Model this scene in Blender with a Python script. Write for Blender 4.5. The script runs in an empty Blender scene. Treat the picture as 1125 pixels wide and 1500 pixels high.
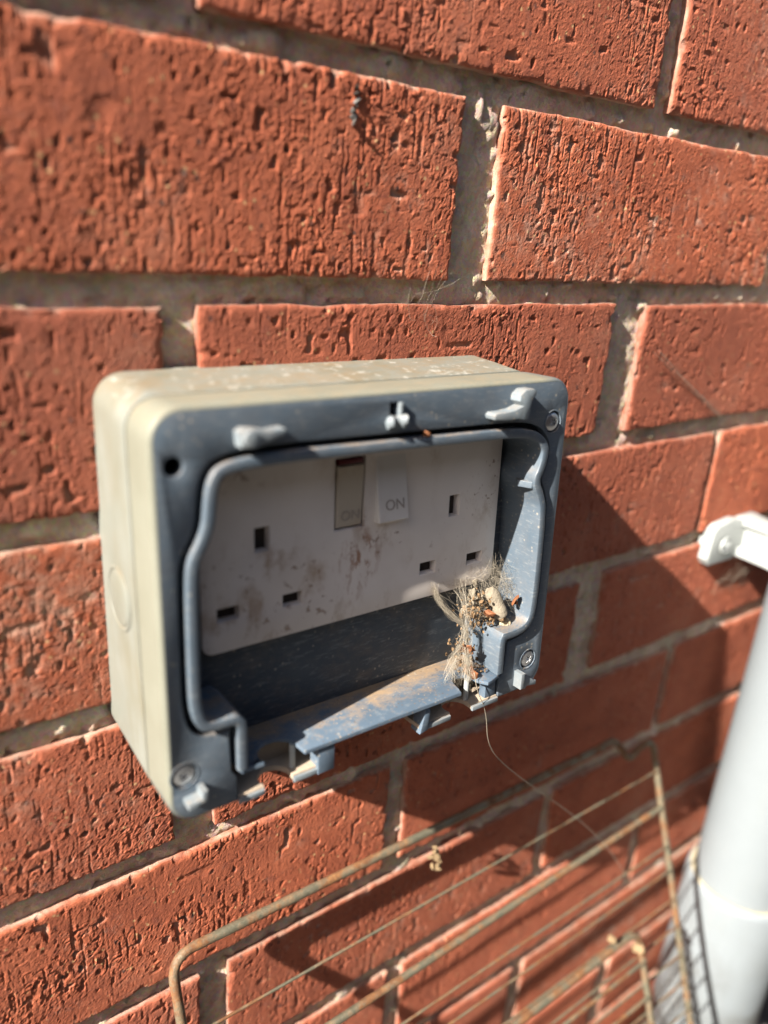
import bpy, bmesh, math, random
import numpy as np
from mathutils import Matrix, Vector, Euler
from mathutils.geometry import delaunay_2d_cdt

S = bpy.context.scene
C = S.collection
MM = 0.001
R = math.radians

# ---------------------------------------------------------------- camera
cam_d = bpy.data.cameras.new('camera')
cam = bpy.data.objects.new('camera', cam_d); C.objects.link(cam); S.camera = cam
cam_d.sensor_fit = 'HORIZONTAL'; cam_d.sensor_width = 36.0
cam_d.lens = 36.0 * 1116.29 / 1125.0
right = Vector((0.81178225, -0.58028994, 0.0653694))
fwd = Vector((0.56277113, 0.74752844, -0.35283124))
up = Vector((0.1558789, 0.32321018, 0.93340074))
m = Matrix((right, up, -fwd)).transposed().to_4x4()
m.translation = Vector((-97.6506, -242.9813, 29.7072)) * MM
cam.matrix_world = m
cam_d.clip_start = 0.02; cam_d.clip_end = 200.0
cam_d.dof.use_dof = True
cam_d.dof.focus_distance = 0.318
cam_d.dof.aperture_fstop = 5.6

# ---------------------------------------------------------------- light
SUN_L = Vector((5.8, 1.0, -4.42)).normalized()          # the way the light travels
elev = math.asin(-SUN_L.z)
azim = math.atan2(-SUN_L.x, -SUN_L.y)
W = bpy.data.worlds.new('World'); S.world = W; W.use_nodes = True
wn = W.node_tree.nodes; wl = W.node_tree.links
sky = wn.new('ShaderNodeTexSky'); sky.sky_type = 'NISHITA'; sky.sun_disc = False
sky.dust_density = 2.5; sky.air_density = 0.9; sky.sun_elevation = elev; sky.sun_rotation = azim
bg = wn.get('Background') or wn.new('ShaderNodeBackground')
out = wn.get('World Output') or wn.new('ShaderNodeOutputWorld')
wl.new(sky.outputs['Color'], bg.inputs['Color']); wl.new(bg.outputs['Background'], out.inputs['Surface'])
bg.inputs['Strength'].default_value = 0.05
sun_d = bpy.data.lights.new('sun', 'SUN'); sun_d.energy = 5.0; sun_d.angle = R(0.53)
sun_d.color = (1.0, 0.94, 0.85)
sun = bpy.data.objects.new('sun', sun_d); C.objects.link(sun)
sun.rotation_euler = SUN_L.to_track_quat('-Z', 'Y').to_euler()
sun.location = (-1.5, -0.5, 2.0)
S.view_settings.view_transform = 'Standard'; S.view_settings.look = 'None'
S.view_settings.gamma = 1.0; S.view_settings.use_curve_mapping = False
S.view_settings.exposure = 1.76
S.render.engine = 'CYCLES'
S.cycles.max_bounces = 8

# ---------------------------------------------------------------- materials
def new_mat(name):
    mt = bpy.data.materials.new(name); mt.use_nodes = True
    nt = mt.node_tree; b = nt.nodes['Principled BSDF']
    return mt, nt, b

class N:
    def __init__(s, nt):
        s.nt = nt; s.tc = nt.nodes.new('ShaderNodeTexCoord')
        s.co = s.tc.outputs['Object']
    def link(s, a, b): s.nt.links.new(a, b)
    def mapping(s, scale, co=None):
        n = s.nt.nodes.new('ShaderNodeMapping'); s.link(co or s.co, n.inputs['Vector'])
        n.inputs['Scale'].default_value = scale; return n.outputs[0]
    def noise(s, scale, detail=4, rough=0.55, co=None, dist=0.0):
        n = s.nt.nodes.new('ShaderNodeTexNoise'); s.link(co or s.co, n.inputs['Vector'])
        n.inputs['Scale'].default_value = scale; n.inputs['Detail'].default_value = detail
        n.inputs['Roughness'].default_value = rough; n.inputs['Distortion'].default_value = dist
        return n.outputs['Fac']
    def voro(s, scale, co=None, feature='F1', out='Distance', rnd=1.0):
        n = s.nt.nodes.new('ShaderNodeTexVoronoi'); s.link(co or s.co, n.inputs['Vector'])
        n.feature = feature; n.inputs['Scale'].default_value = scale; n.inputs['Randomness'].default_value = rnd
        return n.outputs[out]
    def ramp(s, fac, stops, interp='LINEAR'):
        n = s.nt.nodes.new('ShaderNodeValToRGB'); s.link(fac, n.inputs['Fac'])
        cr = n.color_ramp; cr.interpolation = interp
        while len(cr.elements) < len(stops): cr.elements.new(0.5)
        for e, (p, c) in zip(cr.elements, stops):
            e.position = p; e.color = (c, c, c, 1) if isinstance(c, (int, float)) else (*c, 1)
        return n.outputs['Color']
    def mix(s, fac, a, b, mode='MIX'):
        n = s.nt.nodes.new('ShaderNodeMix'); n.data_type = 'RGBA'; n.blend_type = mode
        for i, v in ((0, fac), (6, a), (7, b)):
            if hasattr(v, 'is_output'): s.link(v, n.inputs[i])
            elif isinstance(v, (int, float)): n.inputs[i].default_value = v if i == 0 else (v, v, v, 1)
            else: n.inputs[i].default_value = (*v, 1)
        return n.outputs[2]
    def math(s, op, a, b=0.0, clamp=False):
        n = s.nt.nodes.new('ShaderNodeMath'); n.operation = op; n.use_clamp = clamp
        for i, v in ((0, a), (1, b)):
            if hasattr(v, 'is_output'): s.link(v, n.inputs[i])
            else: n.inputs[i].default_value = v
        return n.outputs[0]
    def bump(s, h, dist, strength=1.0, normal=None):
        n = s.nt.nodes.new('ShaderNodeBump'); s.link(h, n.inputs['Height'])
        n.inputs['Distance'].default_value = dist; n.inputs['Strength'].default_value = strength
        if normal is not None: s.link(normal, n.inputs['Normal'])
        return n.outputs[0]
    def rand(s):
        return s.nt.nodes.new('ShaderNodeObjectInfo').outputs['Random']
    def sep(s, co, i):
        n = s.nt.nodes.new('ShaderNodeSeparateXYZ'); s.link(co, n.inputs[0]); return n.outputs[i]
    def normal(s):
        return s.nt.nodes.new('ShaderNodeNewGeometry').outputs['Normal']

def mat_brick():
    mt, nt, b = new_mat('red_brick'); n = N(nt)
    big = n.noise(38, 4, 0.6); fine = n.noise(420, 5, 0.7)
    col = n.ramp(big, [(0.3, (0.235, 0.060, 0.032)), (0.5, (0.345, 0.090, 0.043)), (0.72, (0.43, 0.124, 0.061))])
    col = n.mix(n.ramp(fine, [(0.35, 0.0), (0.65, 0.45)]), col, (0.50, 0.145, 0.066))
    dk = n.ramp(n.noise(150, 3, 0.6), [(0.56, 0.0), (0.70, 0.6)])
    col = n.mix(dk, col, (0.17, 0.045, 0.03))
    v = n.voro(230); spk = n.math('MULTIPLY', n.ramp(v, [(0.10, 1.0), (0.2, 0.0)]), n.ramp(n.noise(90, 2), [(0.47, 0.0), (0.56, 0.85)]))
    col = n.mix(spk, col, (0.56, 0.36, 0.17))
    v2 = n.voro(170, n.mapping((1.03, 1.1, 0.8))); sp2 = n.math('MULTIPLY', n.ramp(v2, [(0.10, 1.0), (0.2, 0.0)]), n.ramp(n.noise(70, 2, co=n.mapping((1, 2, 1.3))), [(0.48, 0.0), (0.56, 0.9)]))
    col = n.mix(sp2, col, (0.035, 0.022, 0.02))
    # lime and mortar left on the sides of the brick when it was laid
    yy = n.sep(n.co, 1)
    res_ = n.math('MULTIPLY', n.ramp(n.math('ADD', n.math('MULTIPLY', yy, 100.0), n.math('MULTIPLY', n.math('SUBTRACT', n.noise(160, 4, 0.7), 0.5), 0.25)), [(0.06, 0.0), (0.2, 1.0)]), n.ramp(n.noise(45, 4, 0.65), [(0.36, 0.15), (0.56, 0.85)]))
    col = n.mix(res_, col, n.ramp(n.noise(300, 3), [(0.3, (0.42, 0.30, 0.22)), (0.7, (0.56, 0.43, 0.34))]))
    col = n.mix(n.ramp(n.rand(), [(0.0, 0.0), (1.0, 0.42)]), col, n.mix(fine, (0.22, 0.068, 0.046), (0.32, 0.10, 0.066)))
    wv = n.nt.nodes.new('ShaderNodeTexWhiteNoise'); n.link(n.rand(), wv.inputs['Vector'])
    col = n.mix(1.0, col, n.ramp(wv.outputs['Value'], [(0.0, 0.86), (1.0, 1.1)]), 'MULTIPLY')
    bloom = n.math('MULTIPLY', n.ramp(n.noise(16, 6, 0.7), [(0.52, 0.0), (0.75, 0.30)]), n.ramp(n.noise(240, 4, 0.7), [(0.4, 0.2), (0.65, 1.0)]))
    col = n.mix(bloom, col, (0.44, 0.27, 0.19))
    n.link(col, b.inputs['Base Color']); b.inputs['Roughness'].default_value = 0.88
    b.inputs['Specular IOR Level'].default_value = 0.3
    b1 = n.bump(n.noise(420, 5, 0.75, n.mapping((1, 1, 0.45))), 0.0005, 0.6)
    bm = n.bump(n.noise(1150, 5, 0.85), 0.0009, 0.8, b1)
    n.link(bm, b.inputs['Normal'])
    return mt

def mat_mortar():
    mt, nt, b = new_mat('sandy_mortar'); n = N(nt)
    col = n.ramp(n.noise(60, 5, 0.65), [(0.3, (0.47, 0.365, 0.275)), (0.7, (0.68, 0.55, 0.43))])
    gr = n.voro(700, out='Color'); col = n.mix(0.16, col, gr, 'OVERLAY')
    col = n.mix(n.ramp(n.noise(25, 3), [(0.55, 0.0), (0.7, 0.35)]), col, (0.24, 0.22, 0.14))
    n.link(col, b.inputs['Base Color']); b.inputs['Roughness'].default_value = 0.95
    b.inputs['Specular IOR Level'].default_value = 0.2
    n.link(n.bump(n.noise(900, 4, 0.75), 0.0012, 0.9), b.inputs['Normal'])
    return mt

def dusty(n, col, amount, dust=(0.30, 0.205, 0.12), up=True, scale=120, thr=0.5, base=0.0, back=False):
    """old grit lying on the upper sides and in patches"""
    no = n.noise(scale, 8, 0.8, n.mapping((0.75, 1.1, 1.0)), 0.15)
    if back: no = n.math('ADD', no, n.math('MULTIPLY', n.math('SUBTRACT', n.sep(n.co, 1), 0.010), 12.0))
    f = n.ramp(no, [(thr - 0.08, 0.0), (thr + 0.16, amount)])
    if up:
        nz = n.sep(n.normal(), 2)
        f = n.math('MULTIPLY', f, n.ramp(nz, [(0.3, base), (0.8, 1.0)]))
    return n.mix(f, col, dust)

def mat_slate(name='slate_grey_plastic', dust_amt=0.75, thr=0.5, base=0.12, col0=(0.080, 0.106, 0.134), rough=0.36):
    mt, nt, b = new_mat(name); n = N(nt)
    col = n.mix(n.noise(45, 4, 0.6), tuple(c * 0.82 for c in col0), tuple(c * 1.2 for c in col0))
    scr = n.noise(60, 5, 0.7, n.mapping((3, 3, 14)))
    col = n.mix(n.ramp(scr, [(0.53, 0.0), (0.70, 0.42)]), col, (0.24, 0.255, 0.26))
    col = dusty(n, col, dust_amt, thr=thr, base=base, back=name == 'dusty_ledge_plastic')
    if name == 'dusty_ledge_plastic':
        gt = n.math('MULTIPLY', n.ramp(n.voro(620), [(0.12, 1.0), (0.26, 0.0)]), n.ramp(n.noise(70, 3), [(0.42, 0.0), (0.55, 0.9)]))
        col = n.mix(gt, col, n.ramp(n.voro(620, out='Color'), [(0.3, (0.10, 0.06, 0.035)), (0.7, (0.38, 0.28, 0.18))]))
    sp = n.math('MULTIPLY', n.ramp(n.voro(330), [(0.1, 1.0), (0.22, 0.0)]), n.ramp(n.noise(48, 3), [(0.50, 0.0), (0.62, 0.7)]))
    col = n.mix(sp, col, (0.36, 0.32, 0.26))
    n.link(col, b.inputs['Base Color'])
    r = n.ramp(n.noise(90, 5, 0.6), [(0.3, rough - 0.06), (0.7, rough + 0.2)]); n.link(r, b.inputs['Roughness'])
    b.inputs['Specular IOR Level'].default_value = 0.42
    n.link(n.bump(n.noise(700, 4, 0.6), 0.0001, 0.6), b.inputs['Normal'])
    return mt

def mat_beige():
    mt, nt, b = new_mat('weathered_beige_plastic'); n = N(nt)
    col = n.ramp(n.noise(30, 5, 0.6), [(0.3, (0.150, 0.156, 0.132)), (0.7, (0.188, 0.195, 0.172))])
    st = n.noise(40, 5, 0.7, n.mapping((1, 1, 0.25)))
    col = n.mix(n.ramp(st, [(0.48, 0.0), (0.66, 0.65)]), col, (0.135, 0.122, 0.080))
    col = dusty(n, col, 0.75, dust=(0.20, 0.145, 0.085), scale=120, thr=0.49, base=0.1)
    pk = n.math('MULTIPLY', n.ramp(n.noise(170, 5, 0.75), [(0.57, 0.0), (0.63, 0.75)]), n.ramp(n.sep(n.normal(), 2), [(0.3, 0.0), (0.8, 1.0)]))
    col = n.mix(pk, col, (0.34, 0.33, 0.29))
    n.link(col, b.inputs['Base Color']); b.inputs['Roughness'].default_value = 0.55
    b.inputs['Specular IOR Level'].default_value = 0.3
    n.link(n.bump(n.noise(500, 4, 0.6), 0.00012, 0.6), b.inputs['Normal'])
    return mt

def mat_skirt():
    """sun-bleached beige on the weather side, still slate grey on the other"""
    mt, nt, b = new_mat('faded_cover_edge'); n = N(nt)
    x = n.sep(n.co, 0); z = n.sep(n.co, 2); y = n.sep(n.co, 1)
    wob = n.math('MULTIPLY', n.math('SUBTRACT', n.noise(60, 3), 0.5), 0.012)
    f = n.math('ADD', x, wob)
    fx = n.ramp(n.math('MULTIPLY', n.math('ADD', f, 0.1), 5.0), [(0.84, 0.0), (0.90, 1.0)])
    fz = n.ramp(n.math('MULTIPLY', n.math('ADD', n.math('ADD', z, wob), 0.1), 5.0), [(0.165, 1.0), (0.21, 0.0)])
    g = n.math('MAXIMUM', fx, fz)
    beige = n.ramp(n.noise(35, 4), [(0.3, (0.158, 0.158, 0.122)), (0.7, (0.194, 0.196, 0.158))])
    beige = dusty(n, beige, 0.5, dust=(0.27, 0.21, 0.13), scale=150)
    grey = n.mix(n.noise(45, 4), (0.062, 0.08, 0.10), (0.085, 0.108, 0.128))
    n.link(n.mix(g, beige, grey), b.inputs['Base Color'])
    b.inputs['Roughness'].default_value = 0.5; b.inputs['Specular IOR Level'].default_value = 0.35
    n.link(n.bump(n.noise(500, 4), 0.0001, 0.5), b.inputs['Normal'])
    return mt

def mat_white(name, c, rough=0.4, stain=0.5, sc=(1, 1, 0.6), stc=(0.30, 0.17, 0.08)):
    mt, nt, b = new_mat(name); n = N(nt)
    col = n.mix(n.noise(30, 4, 0.6), c, tuple(v * 0.88 for v in c))
    s = n.math('MULTIPLY', n.ramp(n.noise(110, 5, 0.65, n.mapping(sc)), [(0.52, 0.0), (0.68, stain)]),
               n.ramp(n.noise(22, 3), [(0.42, 0.1), (0.62, 1.0)]))
    col = n.mix(s, col, stc)
    if name == 'stained_white_plate':      # rust drips below the keys and scattered splashes
        x = n.sep(n.co, 0); z = n.sep(n.co, 2)
        q = n.math('ADD', n.math('POWER', n.math('DIVIDE', n.math('ADD', x, 0.004), 0.010), 2.0), n.math('POWER', n.math('DIVIDE', n.math('ADD', z, 0.001), 0.017), 2.0))
        q = n.math('ADD', q, n.math('MULTIPLY', n.math('SUBTRACT', n.noise(50, 3), 0.5), -3.0))
        f2 = n.math('MULTIPLY', n.ramp(q, [(0.0, 1.0), (1.0, 0.0)]), n.ramp(n.noise(190, 5, 0.7, n.mapping((1.3, 1, 0.6))), [(0.50, 0.0), (0.58, 0.85)]))
        col = n.mix(f2, col, (0.29, 0.115, 0.045))
        f3 = n.math('MULTIPLY', n.ramp(n.noise(260, 3, 0.6), [(0.60, 0.0), (0.66, 0.75)]), n.ramp(n.noise(34, 3), [(0.5, 0.0), (0.6, 1.0)]))
        col = n.mix(f3, col, (0.22, 0.12, 0.07))
        col = n.mix(n.ramp(n.noise(14, 4, 0.6), [(0.4, 0.0), (0.7, 0.4)]), col, (0.40, 0.31, 0.24))
    if name == 'white_pipe_plastic':       # splashed grime towards the foot
        z = n.sep(n.co, 2)
        d_ = n.math('MULTIPLY', n.ramp(n.noise(28, 6, 0.7), [(0.42, 0.0), (0.58, 0.75)]), n.ramp(n.noise(9, 2), [(0.38, 0.25), (0.55, 1.0)]))
        lo = n.ramp(n.math('MULTIPLY', n.math('ADD', z, 0.7), 3.0), [(0.50, 1.0), (0.84, 0.0)])
        col = n.mix(n.math('MULTIPLY', d_, lo), col, (0.075, 0.07, 0.058))
    n.link(col, b.inputs['Base Color']); b.inputs['Roughness'].default_value = rough
    b.inputs['Specular IOR Level'].default_value = 0.35
    return mt

def mat_plain(name, c, rough=0.6, metal=0.0, var=0.25, scale=200, bump=0.0):
    mt, nt, b = new_mat(name); n = N(nt)
    col = n.mix(n.noise(scale, 4, 0.65), tuple(v * (1 - var) for v in c), tuple(min(1, v * (1 + var)) for v in c))
    n.link(col, b.inputs['Base Color']); b.inputs['Roughness'].default_value = rough; b.inputs['Metallic'].default_value = metal
    if bump: n.link(n.bump(n.noise(scale * 3, 4), bump, 0.8), b.inputs['Normal'])
    return mt

def mat_rust():
    mt, nt, b = new_mat('rusty_steel_wire'); n = N(nt)
    r = n.ramp(n.noise(75, 5, 0.7), [(0.42, 0.0), (0.58, 1.0)])
    steel = n.mix(n.noise(300, 3), (0.13, 0.115, 0.075), (0.27, 0.25, 0.18))
    rust = n.ramp(n.noise(260, 5, 0.7), [(0.3, (0.085, 0.038, 0.016)), (0.55, (0.165, 0.072, 0.026)), (0.75, (0.26, 0.13, 0.045))])
    n.link(n.mix(r, steel, rust), b.inputs['Base Color'])
    n.link(n.mix(r, 0.55, 0.0), b.inputs['Metallic'])
    n.link(n.mix(r, 0.42, 0.85), b.inputs['Roughness'])
    n.link(n.bump(n.noise(900, 4, 0.7), 0.0004, 0.7), b.inputs['Normal'])
    return mt

def mat_web():
    mt, nt, b = new_mat('cobweb_silk')
    b.inputs['Base Color'].default_value = (0.46, 0.40, 0.31, 1); b.inputs['Roughness'].default_value = 0.6
    tr = nt.nodes.new('ShaderNodeBsdfTranslucent'); tr.inputs['Color'].default_value = (0.32, 0.28, 0.22, 1)
    mx = nt.nodes.new('ShaderNodeMixShader'); mx.inputs[0].default_value = 0.4
    nt.links.new(b.outputs[0], mx.inputs[1]); nt.links.new(tr.outputs[0], mx.inputs[2])
    nt.links.new(mx.outputs[0], nt.nodes['Material Output'].inputs['Surface'])
    return mt

M = dict(
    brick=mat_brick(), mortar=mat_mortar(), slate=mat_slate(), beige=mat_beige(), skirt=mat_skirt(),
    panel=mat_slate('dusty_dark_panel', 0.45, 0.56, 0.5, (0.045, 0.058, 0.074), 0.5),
    ledge=mat_slate('dusty_ledge_plastic', 0.88, 0.495, 0.15, (0.078, 0.110, 0.148), 0.5),
    plate=mat_white('stained_white_plate', (0.78, 0.71, 0.655), 0.4, 0.8),
    rocker=mat_white('yellowed_rocker', (0.52, 0.45, 0.36), 0.35, 0.5),
    rocker2=mat_white('white_rocker', (0.76, 0.72, 0.68), 0.35, 0.3),
    pipe=mat_white('white_pipe_plastic', (0.205, 0.230, 0.245), 0.5, 0.06, (1, 1, 0.2), (0.3, 0.28, 0.22)),
    clip=mat_white('white_clip_plastic', (0.36, 0.38, 0.37), 0.4, 0.12, stc=(0.3, 0.28, 0.22)),
    floor=mat_plain('grimy_beige_floor', (0.34, 0.27, 0.20), 0.85, 0, 0.4, 160, 0.0003),
    black=mat_plain('dark_void', (0.012, 0.011, 0.011), 0.7),
    gasket=mat_plain('dark_gasket', (0.03, 0.034, 0.042), 0.7),
    brown=mat_plain('dark_slot_brown', (0.035, 0.025, 0.018), 0.8),  # dark brown lining inside the pin slots
    red=mat_plain('red_mark', (0.09, 0.006, 0.007), 0.4),
    ink=mat_plain('faded_grey_print', (0.35, 0.30, 0.26), 0.6),
    steel=mat_plain('bright_screw_steel', (0.62, 0.63, 0.64), 0.28, 0.9, 0.2, 500, 0.0001),
    rust=mat_rust(), web=mat_web(),
    lug=mat_slate('worn_pale_lug', 0.5, 0.5, 0.3, (0.15, 0.18, 0.20), 0.45),
    crumb=mat_plain('dry_brown_crumbs', (0.18, 0.108, 0.052), 0.9, 0, 0.75, 330, 0.0004),
    shell=mat_plain('bleached_shell', (0.30, 0.245, 0.16), 0.6, 0, 0.25, 260, 0.0002),
    orange=mat_plain('orange_dry_leaf', (0.19, 0.068, 0.024), 0.8, 0, 0.4, 300, 0.0003),
    cocoon=mat_plain('grey_silk_cocoon', (0.22, 0.185, 0.135), 0.9, 0, 0.3, 400, 0.0006),
    straw=mat_plain('dry_straw_tuft', (0.22, 0.15, 0.078), 0.85, 0, 0.4, 400, 0.0003),
    seam=mat_plain('cream_seal_line', (0.44, 0.38, 0.26), 0.6),
    ground=mat_plain('dark_tarmac', (0.075, 0.07, 0.062), 0.9, 0, 0.3, 25, 0.001),
    sky_screen=mat_plain('dark_brown_sky_screen', (0.10, 0.066, 0.045), 0.9, 0, 0.3, 12),
    hopper=mat_plain('weathered_dark_plastic', (0.11, 0.10, 0.09), 0.6, 0, 0.4, 90, 0.0003),
)

# ---------------------------------------------------------------- mesh helpers (all coordinates in mm)
def link(name, me, parent=None):
    o = bpy.data.objects.new(name, me); C.objects.link(o)
    if parent is not None: o.parent = parent
    return o

def build(name, verts, faces, mat, parent=None, sharp=35, origin=None):
    me = bpy.data.meshes.new(name)
    v = np.asarray(verts, dtype=float)
    og = np.zeros(3) if origin is None else np.asarray(origin, float)
    me.from_pydata([tuple(p) for p in (v - og) * MM], [], faces)
    bm = bmesh.new(); bm.from_mesh(me); bmesh.ops.recalc_face_normals(bm, faces=bm.faces); bm.to_mesh(me); bm.free()
    me.materials.append(mat)
    me.shade_smooth(); me.set_sharp_from_angle(angle=R(sharp))
    o = link(name, me, parent)
    if origin is not None: o.location = og * MM
    return o

class MB:
    """collects pieces of one part"""
    def __init__(s): s.v = []; s.f = []
    def add(s, v, f):
        k = len(s.v); s.v.extend([tuple(p) for p in v]); s.f.extend([tuple(i + k for i in q) for q in f]); return s
    def build(s, name, mat, parent=None, sharp=35, origin=None): return build(name, s.v, s.f, mat, parent, sharp, origin)

def tag(o, label=None, cat=None, group=None, kind=None):
    if label: o['label'] = label
    if cat: o['category'] = cat
    if group: o['group'] = group
    if kind: o['kind'] = kind
    return o

def empty(name, loc=(0, 0, 0), label=None, cat=None, group=None):
    o = bpy.data.objects.new(name, None); C.objects.link(o)
    o.location = Vector(loc) * MM; o.empty_display_size = 0.02
    return tag(o, label, cat, group)

def area(l):
    return 0.5 * sum(l[i][0] * l[(i + 1) % len(l)][1] - l[(i + 1) % len(l)][0] * l[i][1] for i in range(len(l)))
def ccw(l): return l if area(l) > 0 else l[::-1]

def offset(l, d):
    """move a closed loop to its left by d"""
    n = len(l); o = []
    for i in range(n):
        a, p, c = Vector(l[i - 1]), Vector(l[i]), Vector(l[(i + 1) % n])
        e1 = (p - a).normalized(); e2 = (c - p).normalized()
        n1 = Vector((-e1.y, e1.x)); n2 = Vector((-e2.y, e2.x))
        k = max(0.35, 1 + n1.dot(n2))
        q = p + (n1 + n2) * (d / k); o.append((q.x, q.y))
    return o

def offset_open(l, d):
    n = len(l); o = []
    for i in range(n):
        p = Vector(l[i]); e1 = (p - Vector(l[i - 1])).normalized() if i else None
        e2 = (Vector(l[i + 1]) - p).normalized() if i < n - 1 else None
        e1 = e1 or e2; e2 = e2 or e1
        n1 = Vector((-e1.y, e1.x)); n2 = Vector((-e2.y, e2.x))
        k = max(0.5, 1 + n1.dot(n2)); q = p + (n1 + n2) * (d / k); o.append((q.x, q.y))
    return o

XZ = lambda a, b, h: (a, h, b)
XY = lambda a, b, h: (a, b, h)

def slab(outer, holes, h0, h1, ch=0.4, ax=XZ):
    """flat piece with holes: front at h0 with a rounded arris, back at h1"""
    sg = 1 if h1 > h0 else -1
    loops = [ccw(outer)] + [ccw(h)[::-1] for h in holes]
    V = []; F = []
    front = []
    for l in loops:
        n = len(l); rings = []
        for off, h in ((ch, h0), (ch * 0.3, h0 + sg * ch * 0.3), (0, h0 + sg * ch), (0, h1)):
            q = offset(l, off) if off else l
            k = len(V); V.extend(ax(a, b, h) for a, b in q); rings.append(list(range(k, k + n)))
        for r0, r1 in zip(rings, rings[1:]):
            for i in range(n):
                j = (i + 1) % n; F.append((r0[i], r0[j], r1[j], r1[i]))
        front.append((rings[0], offset(l, ch), rings[-1], l))
    for which in (0, 2):
        pts = []; idx = []; edges = []
        for fr in front:
            k = len(pts); n = len(fr[which]); pts.extend(Vector(p) for p in fr[which + 1]); idx.extend(fr[which])
            edges.extend((k + i, k + (i + 1) % n) for i in range(n))
        ov, oe, of, iv, ie, if_ = delaunay_2d_cdt(pts, edges, [], 1 if len(front) == 1 else 0, 1e-7)
        mp = [idx[s[0]] if s else None for s in iv]
        if len(front) > 1:
            keep = []
            for t in of:
                c = sum((Vector(ov[i]) for i in t), Vector((0, 0))) / len(t)
                ins = inside(c, front[0][which + 1]) and not any(inside(c, f_[which + 1]) for f_ in front[1:])
                if ins: keep.append(t)
            of = keep
        for t in of:
            if all(mp[i] is not None for i in t): F.append(tuple(mp[i] for i in t))
    return V, F

def inside(p, l):
    r = False; n = len(l)
    for i in range(n):
        (x1, y1), (x2, y2) = l[i], l[(i + 1) % n]
        if (y1 > p[1]) != (y2 > p[1]) and p[0] < (x2 - x1) * (p[1] - y1) / (y2 - y1) + x1: r = not r
    return r

def rrect(x0, x1, z0, z1, r, n=6):
    o = []
    for cx, cz, a in ((x1 - r, z1 - r, 0), (x0 + r, z1 - r, 90), (x0 + r, z0 + r, 180), (x1 - r, z0 + r, 270)):
        for i in range(n + 1):
            t = R(a + 90 * i / n); o.append((cx + r * math.cos(t), cz + r * math.sin(t)))
    return o

def circ(x, z, r, n=20, a0=0, a1=360):
    full = abs(a1 - a0) >= 360
    return [(x + r * math.cos(R(a0 + (a1 - a0) * i / (n if full else n - 1))), z + r * math.sin(R(a0 + (a1 - a0) * i / (n if full else n - 1)))) for i in range(n)]

def loft(rings, closed=True, cap0=False, cap1=False):
    V = []; F = []; ids = []
    for r in rings:
        k = len(V); V.extend(r); ids.append(range(k, k + len(r)))
    n = len(rings[0])
    for a, b in zip(ids, ids[1:]):
        for i in range(n if closed else n - 1):
            j = (i + 1) % n; F.append((a[i], a[j], b[j], b[i]))
    if cap0: F.append(tuple(ids[0])[::-1])
    if cap1: F.append(tuple(ids[-1]))
    return V, F

def box(x0, x1, y0, y1, z0, z1, ch=0.25):
    """small block, its front and sides slightly rounded"""
    return slab([(x0, z0), (x1, z0), (x1, z1), (x0, z1)], [], y0, y1, min(ch, (x1 - x0) / 3, (z1 - z0) / 3))

def chaikin(l, it=2, closed=False):
    for _ in range(it):
        o = [] if closed else [l[0]]
        n = len(l)
        for i in range(n if closed else n - 1):
            a, b = np.array(l[i], float), np.array(l[(i + 1) % n], float)
            o.append(tuple(a * .75 + b * .25)); o.append(tuple(a * .25 + b * .75))
        if not closed: o.append(l[-1])
        l = o
    return l

def tube(path, r, n=8, caps=True, rng=None, wob=0.0):
    P = [Vector(p) for p in path]; V = []; F = []
    t0 = (P[1] - P[0]).normalized()
    ref = Vector((0, 0, 1)) if abs(t0.z) < 0.9 else Vector((1, 0, 0))
    u = t0.cross(ref).normalized()
    for i, p in enumerate(P):
        t = ((P[min(i + 1, len(P) - 1)] - P[max(i - 1, 0)])).normalized()
        u = (u - t * u.dot(t)).normalized(); w = t.cross(u)
        rr = r(i / (len(P) - 1)) if callable(r) else r
        if wob: rr *= 1 + wob * rng.uniform(-1, 1)
        for k in range(n):
            a = 2 * math.pi * k / n; V.append(tuple(p + u * (rr * math.cos(a)) + w * (rr * math.sin(a))))
    for i in range(len(P) - 1):
        for k in range(n):
            j = (k + 1) % n; F.append((i * n + k, i * n + j, (i + 1) * n + j, (i + 1) * n + k))
    if caps:
        F.append(tuple(range(n))[::-1]); F.append(tuple(range((len(P) - 1) * n, len(P) * n)))
    return V, F

def fillet(pts, r, n=6):
    """polyline with rounded corners"""
    P = [Vector(p) for p in pts]; o = [P[0]]
    for i in range(1, len(P) - 1):
        a, b, c = P[i - 1], P[i], P[i + 1]
        k = min(r, (a - b).length * .45, (c - b).length * .45)
        s = b + (a - b).normalized() * k; e = b + (c - b).normalized() * k
        for j in range(n + 1):
            t = j / n; o.append(s * (1 - t) ** 2 + b * 2 * t * (1 - t) + e * t * t)
    o.append(P[-1]); return o

def resample(P, step):
    o = [P[0]]
    for a, b in zip(P, P[1:]):
        k = max(1, int((b - a).length / step))
        for i in range(1, k + 1): o.append(a.lerp(b, i / k))
    return o

def lump(c, r, rng, sub=2, sq=(1, 1, 1), rough=0.3):
    bm = bmesh.new(); bmesh.ops.create_icosphere(bm, subdivisions=sub, radius=1)
    rot = Euler((rng.uniform(0, 6), rng.uniform(0, 6), rng.uniform(0, 6))).to_matrix()
    ks = [(Vector((rng.gauss(0, 1), rng.gauss(0, 1), rng.gauss(0, 1))) * 2.2, rng.uniform(0, 6)) for _ in range(4)]
    V = []
    for v in bm.verts:
        d = 1 + rough * sum(math.sin(k.dot(v.co) + ph) for k, ph in ks) / 2.2
        q = rot @ Vector((v.co.x * sq[0] * d * r, v.co.y * sq[1] * d * r, v.co.z * sq[2] * d * r)); V.append((c[0] + q.x, c[1] + q.y, c[2] + q.z))
    F = [tuple(v.index for v in f.verts) for f in bm.faces]; bm.free()
    return V, F

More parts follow.
